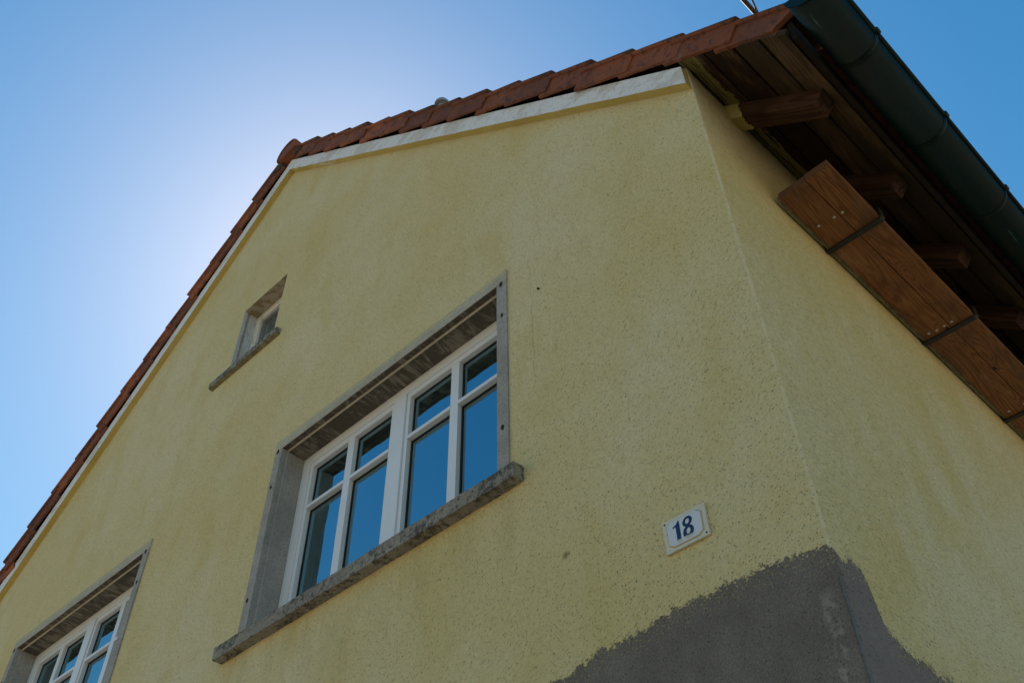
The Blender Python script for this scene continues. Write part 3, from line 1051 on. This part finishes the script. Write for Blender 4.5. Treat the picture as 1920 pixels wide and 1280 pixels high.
b = bmesh.new()
tube(b, (-0.791, 0.004, 1.731), (-0.793, -0.008, 1.729), 0.0042, 8)
part('nail', b, M['rust'], house)

# ------------------------------------------------------------------ board shelf hung below the eaves
shelf = empty('hanging_board_shelf', eave(0.13, 1.9, 1.86), 'orange brown pine boards slung in dark metal straps under the eaves', 'shelf')
ZP = 1.860
yb0, yb1 = 0.384, 3.5
for x0, x1, jit in ((0.022, 0.1305, 0.0), (0.1335, 0.2255, -0.004)):
    b = bmesh.new()
    box(b, (x0, yb0 + jit, ZP), (x1, yb1, ZP + .032))
    for v_ in b.verts:
        v_.co = eave(*v_.co)
    b.faces.ensure_lookup_table()
    for f in b.faces:
        if abs(f.calc_center_median().y - yb0) < 0.02:
            f.material_index = 1
    part('board', b, [M['plank'], M['plank_end']], shelf, bevel=0.0025)
b = bmesh.new(); box(b, (0.010, yb0 + .01, ZP + .004), (0.0205, yb1, ZP + .03))
for v_ in b.verts:
    v_.co = eave(*v_.co)
part('wall_batten', b, M['strip'], shelf, bevel=0.002)
for i in range(4):
    y0 = 0.722 + 0.715 * i
    b = bmesh.new()
    pr = [(0.003, ZP + .09), (0.003, ZP - .007), (0.228, ZP - .007), (0.238, ZP - .001), (0.240, ZP + .045), (0.234, ZP + .045), (0.232, ZP + .004), (0.226, ZP - .0012), (0.012, ZP - .0012), (0.010, ZP + .09)]
    ew = 0.012
    extrude(b, pr, lambda p, y: eave(p[0], y, p[1]), (y0 - ew, y0 + ew))
    part('strap', b, M['dark_metal'], shelf, bevel=0.0012)
for xp, y in ((0.050, 0.590), (0.112, 0.595), (0.145, 0.597), (0.049, 1.394), (0.081, 1.400), (0.114, 1.399), (0.147, 1.398), (0.05, 2.10), (0.12, 2.10)):
    b = bmesh.new()
    bmesh.ops.create_uvsphere(b, u_segments=12, v_segments=8, radius=0.0062, matrix=Matrix.Translation(eave(xp, y, ZP)) @ Matrix.Diagonal((1, 1, .5, 1)))
    part('bolt', b, M['bolt'], shelf, smooth=True)

# ------------------------------------------------------------------ house number
px0, px1, pz0, pz1 = -0.4125, -0.2815, 0.3945, 0.489
plate = empty('house_number_plate', ((px0 + px1) / 2, -0.004, pz0), 'white enamel house number plate with blue number 18 on the yellow wall', 'house number')
PW, PH = px1 - px0, pz1 - pz0


def uv(u, v_, y):
    return Vector((px0 + u * PW, y, pz1 - v_ * PH))


part('plate', bx((px0, -0.0085, pz0), (px1, -0.001, pz1)), M['plate_rim'], plate, bevel=0.0015)
b = bmesh.new()
oct_ = [(.17, .10), (.83, .10), (.83, .155), (.90, .155), (.90, .845), (.83, .845), (.83, .90), (.17, .90), (.17, .845), (.10, .845), (.10, .155), (.17, .155)]
oct_ = [(.20, .085), (.80, .085), (.92, .20), (.92, .80), (.80, .915), (.20, .915), (.08, .80), (.08, .20)]
ins = [(.5 + (u - .5) * .93, .5 + (v_ - .5) * .92) for u, v_ in oct_]
r0 = [b.verts.new(uv(u, v_, -.0084)) for u, v_ in oct_]; r1 = [b.verts.new(uv(u, v_, -.0112)) for u, v_ in ins]
for k in range(8):
    b.faces.new((r0[k], r0[(k + 1) % 8], r1[(k + 1) % 8], r1[k]))
part('panel_edge', b, M['plate_edge'], plate)
b = bmesh.new()
b.faces.new([b.verts.new(uv(u, v_, -.0112)) for u, v_ in ins])
part('panel', b, M['plate'], plate)


def loop_pts(cu, cv, ru, rv, n=28, tilt=0.0, sq=1.0):
    o = []
    for k in range(n):
        a = 2 * math.pi * k / n
        u = ru * math.copysign(abs(math.cos(a)) ** sq, math.cos(a)); v_ = rv * math.copysign(abs(math.sin(a)) ** sq, math.sin(a))
        o.append((cu + u + tilt * v_, cv + v_))
    return o


def num_obj(rings_, polys):
    b = bmesh.new()
    for ou, inn in rings_:
        n = len(ou)
        A = [b.verts.new(uv(*p, -.0118)) for p in ou]; B = [b.verts.new(uv(*p, -.0118)) for p in inn]
        A2 = [b.verts.new(uv(*p, -.0108)) for p in ou]; B2 = [b.verts.new(uv(*p, -.0108)) for p in inn]
        for k in range(n):
            j = (k + 1) % n
            b.faces.new((A[k], A[j], B[j], B[k])); b.faces.new((A[k], A[j], A2[j], A2[k])); b.faces.new((B[k], B[j], B2[j], B2[k]))
    for po in polys:
        extrude(b, po, lambda p, y: uv(*p, y), (-.0118, -.0108))
    return b


one = [(.385, .175), (.405, .175), (.412, .30), (.410, .60), (.404, .815), (.400, .83), (.318, .83), (.314, .815), (.318, .60), (.318, .335), (.290, .330), (.262, .352), (.248, .335), (.258, .300), (.31, .285), (.355, .235)]
one = [(u - .012, v_) for u, v_ in one]
part('numeral', num_obj([], [one]), M['numeral'], plate)
rings_ = [(loop_pts(.583, .328, .112, .150, tilt=-.10), loop_pts(.580, .325, .046, .078, tilt=-.12)),
          (loop_pts(.578, .640, .124, .190, tilt=-.06), loop_pts(.580, .620, .048, .090, tilt=-.10))]
# second ring sits a hair lower so that the overlapping faces do not coincide
nb = num_obj(rings_[:1], [])
for ou, inn in rings_[1:]:
    n = len(ou)
    A = [nb.verts.new(uv(*p, -.01195)) for p in ou]; B = [nb.verts.new(uv(*p, -.01195)) for p in inn]
    for k in range(n):
        j = (k + 1) % n
        nb.faces.new((A[k], A[j], B[j], B[k]))
part('numeral', nb, M['numeral'], plate)
for u, v_, mt in ((.055, .085, 'seal'), (.945, .085, 'plate_rim'), (.055, .915, 'plate_rim'), (.945, .915, 'seal')):
    b = bmesh.new()
    c = uv(u, v_, -.0088)
    tube(b, c + Vector((0, .002, 0)), c - Vector((0, .0006, 0)), 0.0026, 10)
    part('screw', b, M[mt], plate)

# ------------------------------------------------------------------ small things on the roof
sg = empty('snow_guard', (0.30, 1.4, 2.27), 'brown metal snow guard rail with upright pins sticking past the verge tiles', 'snow guard')
ez = Vector((SI, 0, CO))
base = Vector((0.318, 0, 2.275))
b = bmesh.new()
q0, q1 = base + Vector((-.012, -.42, -0.0)), base + Vector((0.11, 3.0, .03))
tube(b, q0, q1, 0.0085, 8)
part('rail', b, M['rail'], sg)
b = bmesh.new(); tube(b, q0 + ez * .2, q1 + ez * .2, 0.007, 8); part('rail', b, M['rail'], sg)
for i in range(22):
    y = -.30 + .15 * i
    c = base + Vector((SK * y, y, 0))
    b = bmesh.new(); tube(b, c, c + Vector((0.0, 0, .19)), 0.0042, 6)
    part('picket', b, M['rail'], sg)
for i in range(3):
    y = .25 + 1.1 * i
    c = base + Vector((SK * y, y, 0))
    b = bmesh.new(); tube(b, c, c - ez * .10, 0.008, 6)
    part('foot', b, M['rail'], sg)

vp = empty('vent_pipe', (-1.70, 0.22, 3.93), 'small grey vent pipe with rounded cap peeping over the right hand verge tiles', 'vent pipe')
b = bmesh.new(); tube(b, (-1.70, 0.22, 3.75), (-1.70, 0.22, 4.42), 0.026, 14); part('pipe', b, M['galv'], vp, smooth=False)
b = bmesh.new()
bmesh.ops.create_uvsphere(b, u_segments=18, v_segments=10, radius=0.050, matrix=Matrix.Translation((-1.70, 0.22, 4.43)) @ Matrix.Diagonal((1, 1, 1.0, 1)))
for v_ in b.verts:
    if v_.co.z < 4.42:
        v_.co.z = 4.42
part('cap', b, M['galv'], vp, smooth=False)
